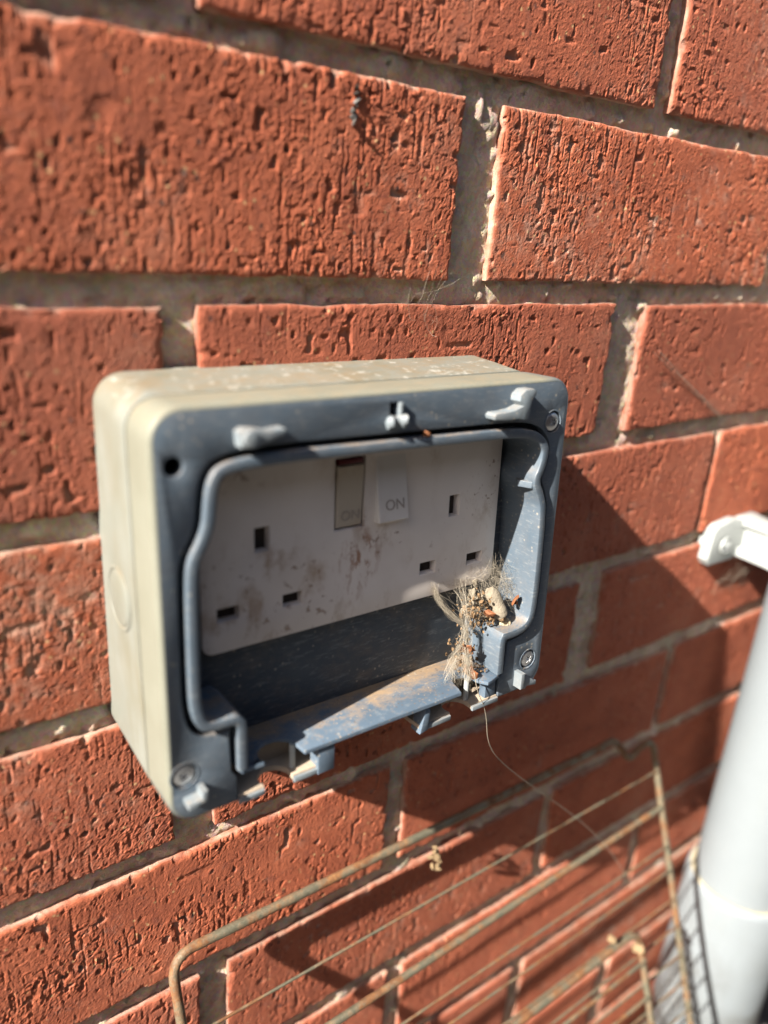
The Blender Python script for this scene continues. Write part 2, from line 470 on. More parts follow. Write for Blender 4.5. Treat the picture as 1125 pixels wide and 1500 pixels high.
# ---------------------------------------------------------------- ground
g = build('ground', [(-9000, -12000, -700), (9000, -12000, -700), (9000, 400, -700), (-9000, 400, -700)], [(0, 1, 2, 3)], M['ground'])
tag(g, kind='structure')

# unseen wall added behind the camera to block low sky and deepen the shade
v_, f_ = slab([(-7000, -700), (7000, -700), (7000, 1150), (-7000, 1150)], [], -1650, -1750, 2)
tag(build('added_sky_screen', v_, f_, M['sky_screen']), kind='structure')

# ---------------------------------------------------------------- brick wall
nrng = np.random.default_rng(7)
def vnoise(xs, zs, cx, cz, rng=nrng):
    """smooth value noise on the grid xs * zs with cells of cx by cz mm"""
    x = (xs - xs.min()) / cx; z = (zs - zs.min()) / cz
    gx, gz = int(x.max()) + 3, int(z.max()) + 3
    g = rng.random((gz, gx)) * 2 - 1
    sx = rng.random(); sz = rng.random(); x = x + sx; z = z + sz
    ix = np.minimum(x.astype(int), gx - 2); iz = np.minimum(z.astype(int), gz - 2)
    fx = x - ix; fz = z - iz; fx = fx * fx * (3 - 2 * fx); fz = fz * fz * (3 - 2 * fz)
    a = g[np.ix_(iz, ix)]; b = g[np.ix_(iz, ix + 1)]; c = g[np.ix_(iz + 1, ix)]; d = g[np.ix_(iz + 1, ix + 1)]
    FX = fx[None, :]; FZ = fz[:, None]
    return (a * (1 - FX) + b * FX) * (1 - FZ) + (c * (1 - FX) + d * FX) * FZ

def grid_mesh(name, X, Y, Z, mat, parent, origin=None, smooth=True):
    nz, nx = X.shape
    og = np.zeros(3) if origin is None else np.array(origin, float)
    co = np.stack([X - og[0], Y - og[1], Z - og[2]], -1).reshape(-1, 3) * MM
    i = np.arange(nz * nx).reshape(nz, nx)
    q = np.stack([i[:-1, :-1], i[:-1, 1:], i[1:, 1:], i[1:, :-1]], -1).reshape(-1, 4)
    me = bpy.data.meshes.new(name)
    me.vertices.add(len(co)); me.vertices.foreach_set('co', co.ravel().astype(np.float32))
    me.loops.add(q.size); me.loops.foreach_set('vertex_index', q.ravel().astype(np.int32))
    me.polygons.add(len(q)); me.polygons.foreach_set('loop_start', np.arange(0, q.size, 4, dtype=np.int32))
    me.update(calc_edges=True)
    me.polygons.foreach_set('use_smooth', np.full(len(q), smooth))
    me.materials.append(mat)
    o = link(name, me, parent)
    if origin is not None: o.location = og * MM
    return o

wall = empty('brick_wall', (0, 0, -700), 'red wire-cut brick wall in stretcher bond with recessed sandy mortar joints', 'wall')

def brick(x0, x1, z0, z1, res, yoff):
    rr = np.random.default_rng(int(abs(x0 * 131 + z0 * 7919)) + 11)
    nx = max(6, int((x1 - x0) / res)); nz = max(4, int((z1 - z0) / res))
    e = 0.6
    xs = np.concatenate([[x0, x0, x0], np.linspace(x0 + e, x1 - e, nx), [x1, x1, x1]])
    zs = np.concatenate([[z0, z0, z0], np.linspace(z0 + e, z1 - e, nz), [z1, z1, z1]])
    V = lambda a, b: vnoise(xs, zs, a, b, rr)
    h = 0.30 * V(45, 40) + 0.07 * V(14, 18) + 0.045 * V(5, 9)
    pat = np.clip(0.5 + 1.1 * V(30, 24) + 0.4 * V(10, 10), 0.0, 1.4)
    # wire-cut face: fine sandy grain, thin upright drag lines, torn pits in patches, standing grit
    h += (0.035 * V(1.2, 2.6) + 0.065 * V(0.75, 0.95) + 0.045 * rr.standard_normal((len(zs), len(xs)))) * (0.55 + 0.5 * pat)
    h -= 0.9 * np.clip(V(1.25, 17) - 0.56, 0, 1) * (0.3 + pat)
    h -= 1.1 * np.clip(V(1.4, 5.0) - 0.54, 0, 1) * pat
    h -= 3.6 * np.clip(V(2.0, 2.6) - 0.64, 0, 1) * (0.2 + pat)
    h -= 5.0 * np.clip(V(3.4, 5.2) - 0.70, 0, 1)
    h += 1.3 * np.clip(V(1.5, 1.7) - 0.60, 0, 1) * (0.3 + 0.6 * pat)
    h -= 2.0 * np.clip(V(9, 6) - 0.72, 0, 1)
    X, Z = np.meshgrid(xs, zs)
    dx = np.minimum(X - x0, x1 - X); dz = np.minimum(Z - z0, z1 - Z); d = np.minimum(dx, dz)
    arris = 0.75 * np.exp(-d / 0.55) * (1 + 0.8 * V(6, 6))
    chip = np.clip(V(4.5, 4.5) - 0.35, 0, 1) * np.exp(-d / 1.6) * 3.2
    Y = yoff - h + arris + chip
    # side faces run back into the joint
    jx = 0.55 * vnoise(zs, np.array([0., 1.]), 14, 9, rr)[0][:, None] + 0.25 * vnoise(zs, np.array([0., 1.]), 3, 9, rr)[0][:, None]
    jz = 0.5 * vnoise(xs, np.array([0., 1.]), 16, 9, rr)[0][None, :] + 0.22 * vnoise(xs, np.array([0., 1.]), 3, 9, rr)[0][None, :]
    X = X + jx; Z = Z + jz
    for k, back in ((0, 16.0), (1, 5.0)):
        for sl in (np.s_[k, :], np.s_[-1 - k, :], np.s_[:, k], np.s_[:, -1 - k]): Y[sl] = np.maximum(Y[sl], back)
    ins = 0.35
    return X, Y, Z

JOINT = {(-2, 1): (222.3, 234), (-1, .5): (110.2, 131.2), (-1, 1.5): (345.6, 357), (0, 0): (-8, 4), (0, 1): (217.6, 243),
         (1, 1.5): (333, 338), (2, 1): (227.5, 251), (2, 0): (-11, 7), (3, .5): (101.8, 112.3), (3, 1.5): (334.6, 343.5),
         (4, 0): (-2, 12.5), (4, 1): (229, 238.5)}
PX, PZ = 232.04, 75.4
n_tri = 0
for row in range(-4, 9):
    base = 0.5 if row % 2 else 0.0
    js = [base + k for k in range(-2, 5)]
    for ja, jb in zip(js, js[1:]):
        rg = random.Random(int(row * 100 + ja * 10))
        def side(j, s):
            if (row, j) in JOINT: return JOINT[(row, j)][s]
            q = random.Random(int(row * 977 + j * 31)); c = j * PX + q.uniform(-3, 3); w = q.uniform(10, 15)
            return c + (w / 2 if s else -w / 2)
        x0, x1 = side(ja, 1), side(jb, 0)
        z1 = -row * PZ + rg.uniform(-.8, .8); z0 = -row * PZ - 65 + rg.uniform(-.8, .8)
        cx = min(max(20, x0), x1) ; cz = (z0 + z1) / 2
        dist = math.sqrt((max(x0, min(x1, 60)) + 97) ** 2 + 243 ** 2 + (cz - 30) ** 2)
        vis = x1 > -95 and x0 < 640 and -560 < cz < 190
        res = 4.0 if not vis else (0.72 if dist < 430 and x0 < 300 else 1.1 if dist < 560 else 2.2)
        X, Y, Z = brick(x0, x1, z0, z1, res, rg.uniform(-.5, .6))
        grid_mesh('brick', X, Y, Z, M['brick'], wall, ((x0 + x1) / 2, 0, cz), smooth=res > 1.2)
        wall.children[-1].location.z += 0.7     # the wall's origin is at its foot

xs = np.concatenate([np.arange(-480, -110, 9), np.arange(-110, 430, 1.5), np.arange(430, 960, 4)]).astype(float)
zs = np.concatenate([np.arange(-700, -430, 5), np.arange(-430, 160, 1.5), np.arange(160, 330, 9)]).astype(float)
X, Z = np.meshgrid(xs, zs)
Y = 4.3 + 0.9 * vnoise(xs, zs, 30, 22) + 0.6 * vnoise(xs, zs, 7, 6) + 0.4 * vnoise(xs, zs, 2.8, 2.6) + 0.16 * nrng.standard_normal((len(zs), len(xs)))
Y -= 5 * np.clip(vnoise(xs, zs, 16, 12) - 0.52, 0, 1) + 7 * np.clip(vnoise(xs, zs, 5, 5) - 0.55, 0, 1)
Y += 6 * np.clip(vnoise(xs, zs, 4, 4) - 0.66, 0, 1)
Y = 1.4 + np.logaddexp(0, (Y - 1.4) * 1.5) / 1.5
grid_mesh('mortar', X, Y, Z + 700, M['mortar'], wall)

# ---------------------------------------------------------------- weatherproof socket
BW, BH = 83.5, 66.8
Brot = Matrix(((0.9999810970710107, -0.002250574169850095, 0.0057219242011647),
               (0.0019155254195191078, 0.9983204922133369, 0.057900994723404535),
               (-0.005842624669191655, -0.05788893973375698, 0.9983059322639911)))
BO = Vector((51.75818, -51.80561, -87.17933))
sock = empty('outdoor_socket', (0, 0, 0), 'weatherproof double socket box with its lid missing, beige casing and slate grey front', 'outdoor socket')
sock.matrix_world = Matrix.Translation(BO * MM) @ Brot.to_4x4()

def wall_y(x, z, d=-2.0):
    """local y at which the casing meets the wall"""
    n = Brot.inverted() @ Vector((0, 1, 0))
    return ((-d - BO.y) - n.x * x - n.z * z) / n.y

# casing: back box open to the front
sm = 1.2
out_l = ccw(rrect(-BW - sm * .3, BW + sm * .3, -BH - .6, BH + .6, 10, 8))
def ring(l, y): return [(a, y, b) for a, b in l]
def ringw(l): return [(a, wall_y(a, b), b + 3.1) for a, b in l]
inn = offset(out_l, 3.0)
def seamr(l, y): return [(a, y + (1.6 * max(0, a / BW) ** 1.5 if b > 30 else 0), b) for a, b in l]
rings = [ringw(out_l), [(a, y0 * .5 + 10, b - 1.5) for (a, y0, b) in ringw(out_l)], seamr(out_l, 20.8), seamr(offset(out_l, .35), 20.0), seamr(offset(out_l, 1.2), 19.7), seamr(inn, 19.7), ring(inn, 40)]
bb = MB(); bb.add(*loft(rings)); back_box = bb.build('back_box', M['beige'], sock)
# round knock-out on the left side of the casing
kx = -BW - .35
def kd(r, h, y=35.5, z=-1.0, n=28): return [(kx - h, y + r * math.cos(2 * math.pi * i / n), z + r * math.sin(2 * math.pi * i / n)) for i in range(n)]
k = MB(); k.add(*loft([kd(11.2, -.5), kd(11.2, .25), kd(10.9, .5), kd(10.2, .5), kd(9.9, .15), kd(9.5, .12), kd(9.2, .45), kd(8.6, .6)], cap1=True))
k.build('knockout', M['beige'], back_box)
# dark seal between casing and cover, gaping towards the upper right
def seal(y, off): return [(a, y + (0.9 * max(0, a / BW) if b > 40 else 0) * (1 if y > 18 else 0), b) for a, b in offset(out_l, off)]
s_ = MB(); s_.add(*loft([seal(17.0, 2.6), seal(17.0, 1.5), seal(22.4, 1.5), seal(22.4, 2.6)])); s_.build('gasket', M['gasket'], sock)

# cover skirt: outer side wall of the cover with a rounded front arris, open at the cable notch
def open_ring(inset, y):
    q = rrect(-BW + inset, BW - inset, -BH + inset, BH - inset, 9.5 - min(inset, 4), 8)   # starts right, upper corner, runs ccw
    # cut the lower side: begin at (58,-66) go up the right side all the way round to (-60,-66)
    i0 = [i for i, p in enumerate(q) if p[1] < 0 and p[0] > 0][0]
    q = q[i0:] + q[:i0]
    q = [p for p in q]
    tail = [p for p in q if not (p[1] < 0 and p[0] > 0)]
    head = [p for p in q if p[1] < 0 and p[0] > 0]
    loop = [(58.3, -BH + inset)] + head + tail + [(-60.3, -BH + inset)]
    return [(a, y, b) for a, b in loop]
prof = [(1.6, 17.8), (.2, 17.8), (-.4, 17.3), (-.4, 10), (-.3, 2.0), (-.15, 1.1), (.2, .42), (.62, .1), (1.05, 0.0), (1.05, 3.0), (2.2, 17.8)]
sk = MB(); sk.add(*loft([open_ring(a, y) for a, y in prof], closed=False)); sk.build('cover_skirt', M['skirt'], sock, 50)

# rim of the opening (also the side wall of the pocket)
rimL = [(-38, 50.7), (-56, 50.4), (-64.5, 49.0), (-67.3, 44.5), (-68.3, 37.5), (-68.8, 32.5), (-70.8, 27.5), (-73.9, 22.5), (-74.8, 15.0), (-75.3, -16.4), (-75.2, -27), (-73.0, -34.0), (-68, -35.6), (-61.6, -35.6)]
rimR = [(35, 49.4), (58, 48.8), (67, 46.3), (72.0, 41.5), (72.4, 37), (71.0, 31.5), (68.6, 27.4), (72.2, 21.5), (74.7, 14), (75.2, -28), (72.9, -35.6), (66.5, -38.2), (58.8, -38.2)]
pathL = chaikin(rimL, 2) + [(-60.3, -36.8), (-60.0, -38.5), (-60.0, -54.0)]
pathR = chaikin(rimR, 2) + [(58.6, -38.6), (58.3, -40.0), (58.3, -54.0)]
path = pathL[::-1] + pathR                    # lower left, up, across the top, down to lower right
rim = MB()
t = 1.7
path0 = path; path = offset_open(path, -1.1)
prof = [(-t, 26), (-t, -1.25), (-t * .93, -1.6), (-t * .76, -1.75), (t * .76, -1.75), (t * .93, -1.6), (t, -1.25), (t, 26)]
rim.add(*loft([[(a, y, b) for a, b in offset_open(path, o)] for o, y in prof], closed=False))
# end faces
V0 = [(offset_open(path, o)[0], y) for o, y in prof]; V1 = [(offset_open(path, o)[-1], y) for o, y in prof]
for q in (V0, V1): rim.add([(a, y, b) for (a, b), y in q], [tuple(range(len(q)))])
rim.build('rim', M['slate'], sock, 50)

# cover face plate: follows the rim 2.6 mm outside of it
gap = 3.9
outer_rim = offset_open(path, gap)   # path runs clockwise seen from the front: left of it is outside
face = [(-60.6, -BH + 2.7), (-60.6, -57.0), (-63.0, -54.5)]
inner = [p for p in outer_rim]
inner[0] = (-63.2, -52.5); inner[-1] = (61.5, -52.5)
# lead-in to the notch
face_outline = [(-60.6, -BH + .95), (-60.6, -57), (-62.6, -54)] + inner[1:-1] + [(61.0, -54), (58.8, -57), (58.8, -BH + .95)]
orr = rrect(-BW + .95, BW - .95, -BH + .95, BH - .95, 8.6, 8)
right_low = [p for p in orr if p[0] > 0 and p[1] < 0]; right_up = [p for p in orr if p[0] > 0 and p[1] > 0]
left_up = [p for p in orr if p[0] < 0 and p[1] > 0]; left_low = [p for p in orr if p[0] < 0 and p[1] < 0]
face_outline = face_outline + right_low + right_up + left_up + left_low
screws = [(-78.4, -49.4), (75.3, 50.0), (75.1, -52.9)]
holes = [circ(-77.0, 50.3, 2.9, 20)] + [circ(x, z, 4.3, 20) for x, z in screws] + [[(-3.6, 58.4), (-.2, 58.4), (-.2, 63.0), (-3.6, 63.0)]]
v, f = slab(face_outline, holes, 0.0, 3.4, 0.3)
cover = build('cover_plate', v, f, M['slate'], sock, 30)
# boss and floor under the face: closes the groove round the rim and the holes
fl_out = offset(ccw(rrect(-BW, BW, -BH, BH, 9, 6)), 1.7)
gr = MB()
gr.add(*loft([[(a, 6.0, b) for a, b in offset_open(path, .9)], [(a, 6.0, b) for a, b in offset_open(path, gap + 1.5)], [(a, 3.2, b) for a, b in offset_open(path, gap + 1.5)]], closed=False))
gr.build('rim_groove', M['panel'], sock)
hw = MB()
for x, z, r in [(-77.0, 50.3, 3.1)]:
    hw.add(*loft([[(a, 3.3, b) for a, b in circ(x, z, r)], [(a, 15, b) for a, b in circ(x, z, r)]], cap1=True))
hw.build('empty_screw_hole', M['black'], sock)
hw = MB(); hw.add(*loft([[(a, 3.3, b) for a, b in holes[-1]], [(a, 9, b) for a, b in holes[-1]]], cap1=True)); hw.build('latch_slot', M['black'], sock)
for x, z in screws:
    cup = MB(); cup.add(*loft([[(a, y, b) for a, b in circ(x, z, r)] for r, y in ((4.9, .02), (4.75, -.12), (4.45, -.12), (4.2, 2.4), (1, 2.5))], cap1=True))
    c_ = cup.build('screw_cup', M['slate'], sock)
    an = random.Random(int(x)).uniform(20, 70)
    hd = MB(); hd.add(*loft([[(a, y, b) for a, b in circ(x, z, r, 22)] for r, y in ((3.85, 2.3), (3.85, .9), (3.5, .35), (2.6, -.1), (1.9, -.22))]))
    # cross-recess: the head is a ring of four lobes round a sunken cross
    cr = []
    for q in range(4):
        a = an + 90 * q
        for da, rr_ in ((-19, 1.75), (19, 1.75), (45, .72)):
            cr.append((x + rr_ * math.cos(R(a + da)), z + rr_ * math.sin(R(a + da))))
    top = circ(x, z, 1.9, 22)
    v, f = slab(top, [cr], -.22, 1.2, .05); hd.add(v, f)
    hd.add([(a, 1.15, b) for a, b in cr], [tuple(range(12))])
    hd.build('screw', M['steel'], c_, 30)

# hinge lugs at the top, their arms pointing inwards
def lug(x, z, s, zz=0):
    q = [(0, 0), (2.2, -.6), (4.6, -.4), (5.3, 3.5), (5.9, 6.6), (7.6, 8.0), (8.0, 9.6), (6.4, 10.6), (2.2, 10.4), (-.2, 8.6), (-.4, 6.4), (1.6, 4.6), (-2.6, 3.3), (-6.2, 2.9), (-11.5, 2.8), (-12.6, 1.8), (-12.2, .6), (-6, -.1)]
    return [(x + s * a, z + zz * 0 + b) for a, b in q]
lg = MB(); lg.add(*slab(lug(51.5, 54.0, 1), [], -5.0, .3, .3)); lg.build('hinge_lug', M['lug'], sock, 40)
ql = [(-58.6, 54.6), (-53.6, 54.2), (-50.4, 55.6), (-45.4, 56.9), (-43.8, 58.2), (-44.6, 59.2), (-50, 58.8), (-52.6, 59.4), (-57.2, 60), (-58.9, 59)]
lg = MB(); lg.add(*slab(ql, [], -4.6, .3, .35)); lg.add(*slab(circ(-56.0, 57.2, 2.5, 14), [], -6.4, -4.2, .35)); lg.build('hinge_lug', M['lug'], sock, 40)
# broken latch stub under the slot
rg = random.Random(4)
lt = MB(); lt.add(*lump((-4.2, -1.8, 57.0), 2.1, rg, 2, (1, 1, 1.1), .2)); lt.add(*lump((.3, -1.9, 57.3), 2.2, rg, 2, (1, 1, 1.1), .25)); lt.add(*box(-4.8, 1.2, -1.6, .3, 54.6, 57.6))
lt.add(*box(-.3, .9, -1.4, .3, 58.2, 63.0)); lt.build('latch_stub', M['lug'], sock, 40)
# catches at the bottom
ct = MB(); ct.add(*slab([(-79.2, -57.2), (-74.6, -56.8), (-74.4, -54.2), (-72.6, -54.2), (-72.6, -58.4), (-79, -59.4)], [], -4.6, .3, .4)); ct.build('lid_catch', M['lug'], sock, 40)
ct = MB(); ct.add(*box(67.6, 69.6, -4.4, .3, -63.4, -56.2)); ct.add(*slab([(69.4, -58.4), (71.6, -57.6), (76.6, -62.0), (78.2, -62.6), (78.0, -64.6), (72.4, -63.6), (71.6, -64.8), (69.4, -63.4)], [], -3.4, .3, .4))
ct.build('lid_catch', M['lug'], sock, 40)

# pocket: dark back panel, ledge, lower floor, inner wall
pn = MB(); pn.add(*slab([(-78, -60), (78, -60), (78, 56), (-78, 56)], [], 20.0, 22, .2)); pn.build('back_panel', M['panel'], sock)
# ridge on the inner right wall and the pale rib it ends in
rb = MB(); rb.add(*slab([(64, 5), (66.4, -.4), (68.9, -.4), (68.9, 8), (66, 8)], [], 27.0, 24.5, .3, XY)); rb.build('inner_rib', M['slate'], sock)

stub = lambda pts: pts
ledge_poly = [(-59.2, 20.5), (-59.2, 6), (-59.2, -1.0), (-51.2, -1.2)] + [(-44.2 + 7.4 * math.cos(R(a)), 1.6 + 7.4 * math.sin(R(a))) for a in range(200, 19, -20)] + \
    [(-36.4, -.6), (-36.0, -2.2), (35.4, -2.4), (35.9, -.2)] + [(41.2 + 5.0 * math.cos(R(a)), 2.2 + 5.0 * math.sin(R(a))) for a in range(170, -11, -20)] + [(46.6, -.4), (48.8, -3.6), (51.5, -3.2), (57.4, -1.2), (57.4, 6), (57.4, 20.5)]
LZ = -54.2
lv, lf = slab(ledge_poly, [], LZ, LZ - 1.5, .35, XY)
lv = [(a, b, c - (0.05 * max(0, 2 - b) * 4 if abs(a) < 37 else 0)) for a, b, c in lv]
led = build('dusty_ledge', lv, lf, M['ledge'], sock, 35)
led['label'] = 'grey ledge covered in tan dust below the sockets'
# front lip hanging from the middle ledge
lip = MB(); lip.add(*slab([(-35.6, LZ - 1.2), (36.0, LZ - 1.2), (35.2, LZ - 3.0), (-34.8, LZ - 3.0)], [], -1.2, 2.0, .3)); lip.build('ledge_lip', M['slate'], sock)
fp = [(-60.1, 30), (-60.1, .2), (-50.6, .2)] + [(-45.2 + 5.7 * math.cos(R(a)), 3.4 + 5.7 * math.sin(R(a))) for a in range(205, -26, -21)] + [(-39.6, .2), (-24.2, .2), (-24.0, 13), (16.4, 13), (16.4, .2), (32.4, .2)] + \
    [(38.0 + 5.7 * math.cos(R(a)), 3.4 + 5.7 * math.sin(R(a))) for a in range(205, -26, -21)] + [(43.8, .2), (58.2, .2), (58.2, 30)]
ef = build('cable_entry_floor', *slab(fp, [], -64.9, -66.9, .3, XY), M['floor'], sock, 35)
ef['label'] = 'grimy beige floor with two round cable notches'
for xa, xb in ((-60, -24.5), (17, 58)):
    iw = MB(); iw.add(*slab([(xa, -65), (xa, -56), (xb, -56), (xb, -65)], [], 12.5, 14, .2)); iw.build('inner_wall', M['floor'], sock)
dk = MB(); dk.add(*slab([(-24.2, -67), (-24.2, -55.8), (16.6, -55.8), (16.6, -67)], [], 13.2, 15, .2)); dk.build('dark_recess', M['gasket'], sock)
# edge strips of the entry floor in slate (the cover's own lip)
for xa, xb in ((-60.2, -50.8), (-39.4, -24.4), (20.6, 32.2), (44.0, 58.2)):
    e_ = MB(); e_.add(*box(xa, xb, -.9, .3, -67.6, -65.6, .3)); e_.build('floor_lip', M['lug'], sock)
# upright brackets between ledge and floor
b_ = MB(); b_.add(*box(-30.2, -23.4, -1.5, 4.5, -67.7, -57.4, .4)); b_.build('bracket', M['ledge'], sock)
v, f = slab([(16.0, -68.2), (20.2, -67.4), (20.8, -58.4), (18.6, -57.6)], [], -1.4, 4.5, .3); build('bracket', v, f, M['ledge'], sock)
b_ = MB(); b_.add(*box(51.8, 57.6, .6, 4.2, -65.2, -55.8, .4)); b_.build('bracket', M['ledge'], sock)
for x, y in ((-37.4, 4.4), (44.6, 4.6)):
    p_ = MB(); p_.add(*tube([(x, y, -65.4), (x, y, -60), (x, y, -55.4)], 1.1, 10)); p_.build('post', M['clip'], sock)
rv = MB(); rv.add(*slab([(-23, -59), (15, -59), (15, -62), (-23, -62)], [], 8.5, 13.4, .3)); rv.build('recess_rib', M['panel'], sock)

# ---- twin socket plate
pl = [(-64.3, -19.6), (65.2, -19.6), (65.2, 60), (-64.3, 60)]
plo = rrect(-64.3, 65.2, -19.6, 60, 4.0, 5)
slots = [(-44.9, -39.4, 13.5, 22.1), (-58.8, -51.1, -8.4, -3.6), (-34.5, -26.8, -8.8, -4.0), (39.0, 44.2, 12.4, 21.1), (25.8, 33.7, -9.5, -4.5), (50.2, 58.5, -10.1, -5.3)]
hl = [[(a, c), (b, c), (b, d), (a, d)] for a, b, c, d in slots] + [[(-14.0, 15.6), (-1.4, 15.6), (-1.4, 41.8), (-14.0, 41.8)]]
v, f = slab(plo, hl, 16.0, 19.9, .35)
plate = build('socket_plate', v, f, M['plate'], sock, 30)
plate['label'] = 'stained white double socket plate with six pin slots'
for a, b, c, d in slots:
    q = [(a - .3, c - .3), (b + .3, c - .3), (b + .3, d + .3), (a - .3, d + .3)]
    h_ = MB(); h_.add(*loft([[(x, 16.5, z) for x, z in q], [(x, 19.6, z) for x, z in q]], cap1=True))
    h_.build('pin_slot', M['brown'], plate)
def rocker(x0, x1, z0, z1, ytop, ybot, mat, lab):
    """tilted key: ytop / ybot are its front depths at its upper and lower end"""
    V = []; 
    ins = .35
    fr = [(x0 + ins, ybot, z0 + ins), (x1 - ins, ybot, z0 + ins), (x1 - ins, ytop, z1 - ins), (x0 + ins, ytop, z1 - ins)]
    md = [(x0, ybot + ins, z0), (x1, ybot + ins, z0), (x1, ytop + ins, z1), (x0, ytop + ins, z1)]
    bk = [(x0, 19.5, z0), (x1, 19.5, z0), (x1, 19.5, z1), (x0, 19.5, z1)]
    v, f = loft([fr, md, bk]); f.append((0, 1, 2, 3))
    o = build('rocker_switch', v, f, mat, plate, 30); o['label'] = lab; return o
r1 = rocker(-13.2, -2.2, 16.4, 39.2, 15.4, 16.6, M['rocker'], 'yellowed switch key with a red mark above it')
r2 = rocker(3.0, 16.4, 16.6, 41.0, 16.0, 12.6, M['rocker2'], 'white switch key pressed out at the bottom')
rm = MB(); rm.add(*box(-12.6, -2.8, 15.6, 18, 39.5, 41.4, .2)); rm.build('red_mark', M['red'], plate)
def lettering(txt, x, y, z, size, parent, tilt):
    cu = bpy.data.curves.new('lettering', 'FONT'); cu.body = txt; cu.size = size * MM; cu.extrude = 0.00012; cu.align_x = 'CENTER'; cu.align_y = 'CENTER'
    o = bpy.data.objects.new('lettering', cu); C.objects.link(o)
    dg = bpy.context.evaluated_depsgraph_get(); me = bpy.data.meshes.new_from_object(o.evaluated_get(dg)); bpy.data.objects.remove(o)
    me.materials.append(M['ink']); q = link('lettering', me, parent)
    q.location = Vector((x, y, z)) * MM; q.rotation_euler = (R(90) + tilt, 0, 0)
lettering('ON', -7.2, 16.25, 20.4, 5.2, r1, math.atan(1.2 / 22.8))
lettering('ON', 10.4, 13.35, 22.6, 5.6, r2, -math.atan(3.4 / 24.4))

# ---------------------------------------------------------------- nest of web and dry scraps in the lower right of the pocket
def L2W(p): return BO + Brot @ Vector(p)
rg = random.Random(21)
def web_mesh(segs, r, sag=1.0, n=3, steps=8):
    mb = MB()
    for a, b in segs:
        a = Vector(a); b = Vector(b); j = Vector((rg.gauss(0, 1), rg.gauss(0, 1), rg.gauss(0, 1) - .6)) * sag
        pts = []
        for i in range(steps):
            t = i / (steps - 1); w = 4 * t * (1 - t)
            pts.append(a.lerp(b, t) + j * w + Vector((rg.gauss(0, .28), rg.gauss(0, .2), rg.gauss(0, .2))) * sag)
        mb.add(*tube(pts, r * rg.uniform(.6, 1.3), n, False))
    return mb
def strand(knots, sig, r):
    """one thread of a skein: passes near every knot of it"""
    p = [L2W(tuple(c + rg.gauss(0, s_) * w for c, w in zip(k_, (1, .7, 1)))) for k_, s_ in zip(knots, sig)]
    p = [Vector(q) for q in chaikin([tuple(q) for q in p], 2)]
    return tube(p, r * rg.uniform(.6, 1.4), 3, False)
cwm = MB()
for i in range(70): cwm.add(*strand([(33, 15.6, -15.5), (35, 14.5, -21), (38.5, 11, -27.5), (45.5, 8, -33), (45, 6, -41), (42.5, 3, -53.4)], (1.3, 1.0, .9, .8, 1.2, 2.0), .028))
for i in range(60): cwm.add(*strand([(45, 7, -33), (42, 7, -40), (39, 8, -47), (37, 6, -53.6)], (1.2, 1.8, 2.2, 2.6), .028))
for i in range(34): cwm.add(*strand([(46, 15.6, -18.5), (46, 10, -25), (45.5, 8, -33), (43, 4, -46), (43.5, 2, -53)], (2.6, 2.0, 1.2, 1.3, 1.5), .028))
anch = [(34, 15.5, -14), (44, 15.5, -17), (52, 15.5, -16), (60, 15.4, -14), (66, 17, -16), (70, 12, -20), (71, 8, -26), (68, 6, -30), (60, 8, -26), (54, 8, -27), (47, 8, -31), (58, 17, -34), (64, 15.5, -10)]
for i in range(330):
    a_, b_ = rg.sample(anch, 2)
    if (Vector(a_) - Vector(b_)).length > 24: continue
    m_ = tuple((p + q) / 2 + rg.gauss(0, 2.2) for p, q in zip(a_, b_)); cwm.add(*strand([a_, m_, b_], (2.6, 1.8, 2.6), .024))
for i in range(60):
    c_ = (rg.gauss(66, 3.6), rg.uniform(7, 17), rg.gauss(-19, 3.0)); cwm.add(*strand([c_, tuple(q + rg.gauss(0, 1.6) for q in c_), tuple(q + rg.gauss(0, 2.4) for q in c_), tuple(q + rg.gauss(0, 2.4) for q in c_)], (.3, .5, .5, .3), .022))
cw = cwm.build('cobweb', M['web'], None, 80, tuple(L2W((45, 8, -50))))
ck = MB()
for i in range(26):
    p_ = L2W((rg.gauss(54, 4.5), rg.uniform(9, 17), rg.gauss(-26, 4.5))) - L2W((45, 8, -50)); ck.add(*lump(tuple(p_), rg.uniform(.6, 1.7), rg, 2, (1, .55, .8), .75))
ck.build('dust_clot', M['cocoon'], cw)['kind'] = 'stuff'
tag(cw, 'matted pale cobweb hanging in the lower right corner of the socket pocket', 'cobweb')
cr = MB()
for i in range(300):
    t = rg.random()
    if t < .6: p = (rg.gauss(53, 4.2), rg.uniform(5, 15), rg.gauss(-30, 4.2))
    elif t < .82: p = (rg.gauss(50, 3.6), rg.uniform(2, 13), -53.6 + abs(rg.gauss(0, 1.0)))
    else: p = (rg.gauss(43.5, 2.0), rg.uniform(5, 12), rg.uniform(-50, -38))
    cr.add(*lump(L2W(p), min(1.15, .25 + rg.expovariate(2.8)), rg, 1, (1, rg.uniform(.5, 1), rg.uniform(.4, 1)), .5))
o = cr.build('dry_crumbs', M['crumb'], None, 30, tuple(L2W((50, 8, -53)))); tag(o, 'tan and brown crumbs caught in the web of the socket pocket', 'debris', kind='stuff')
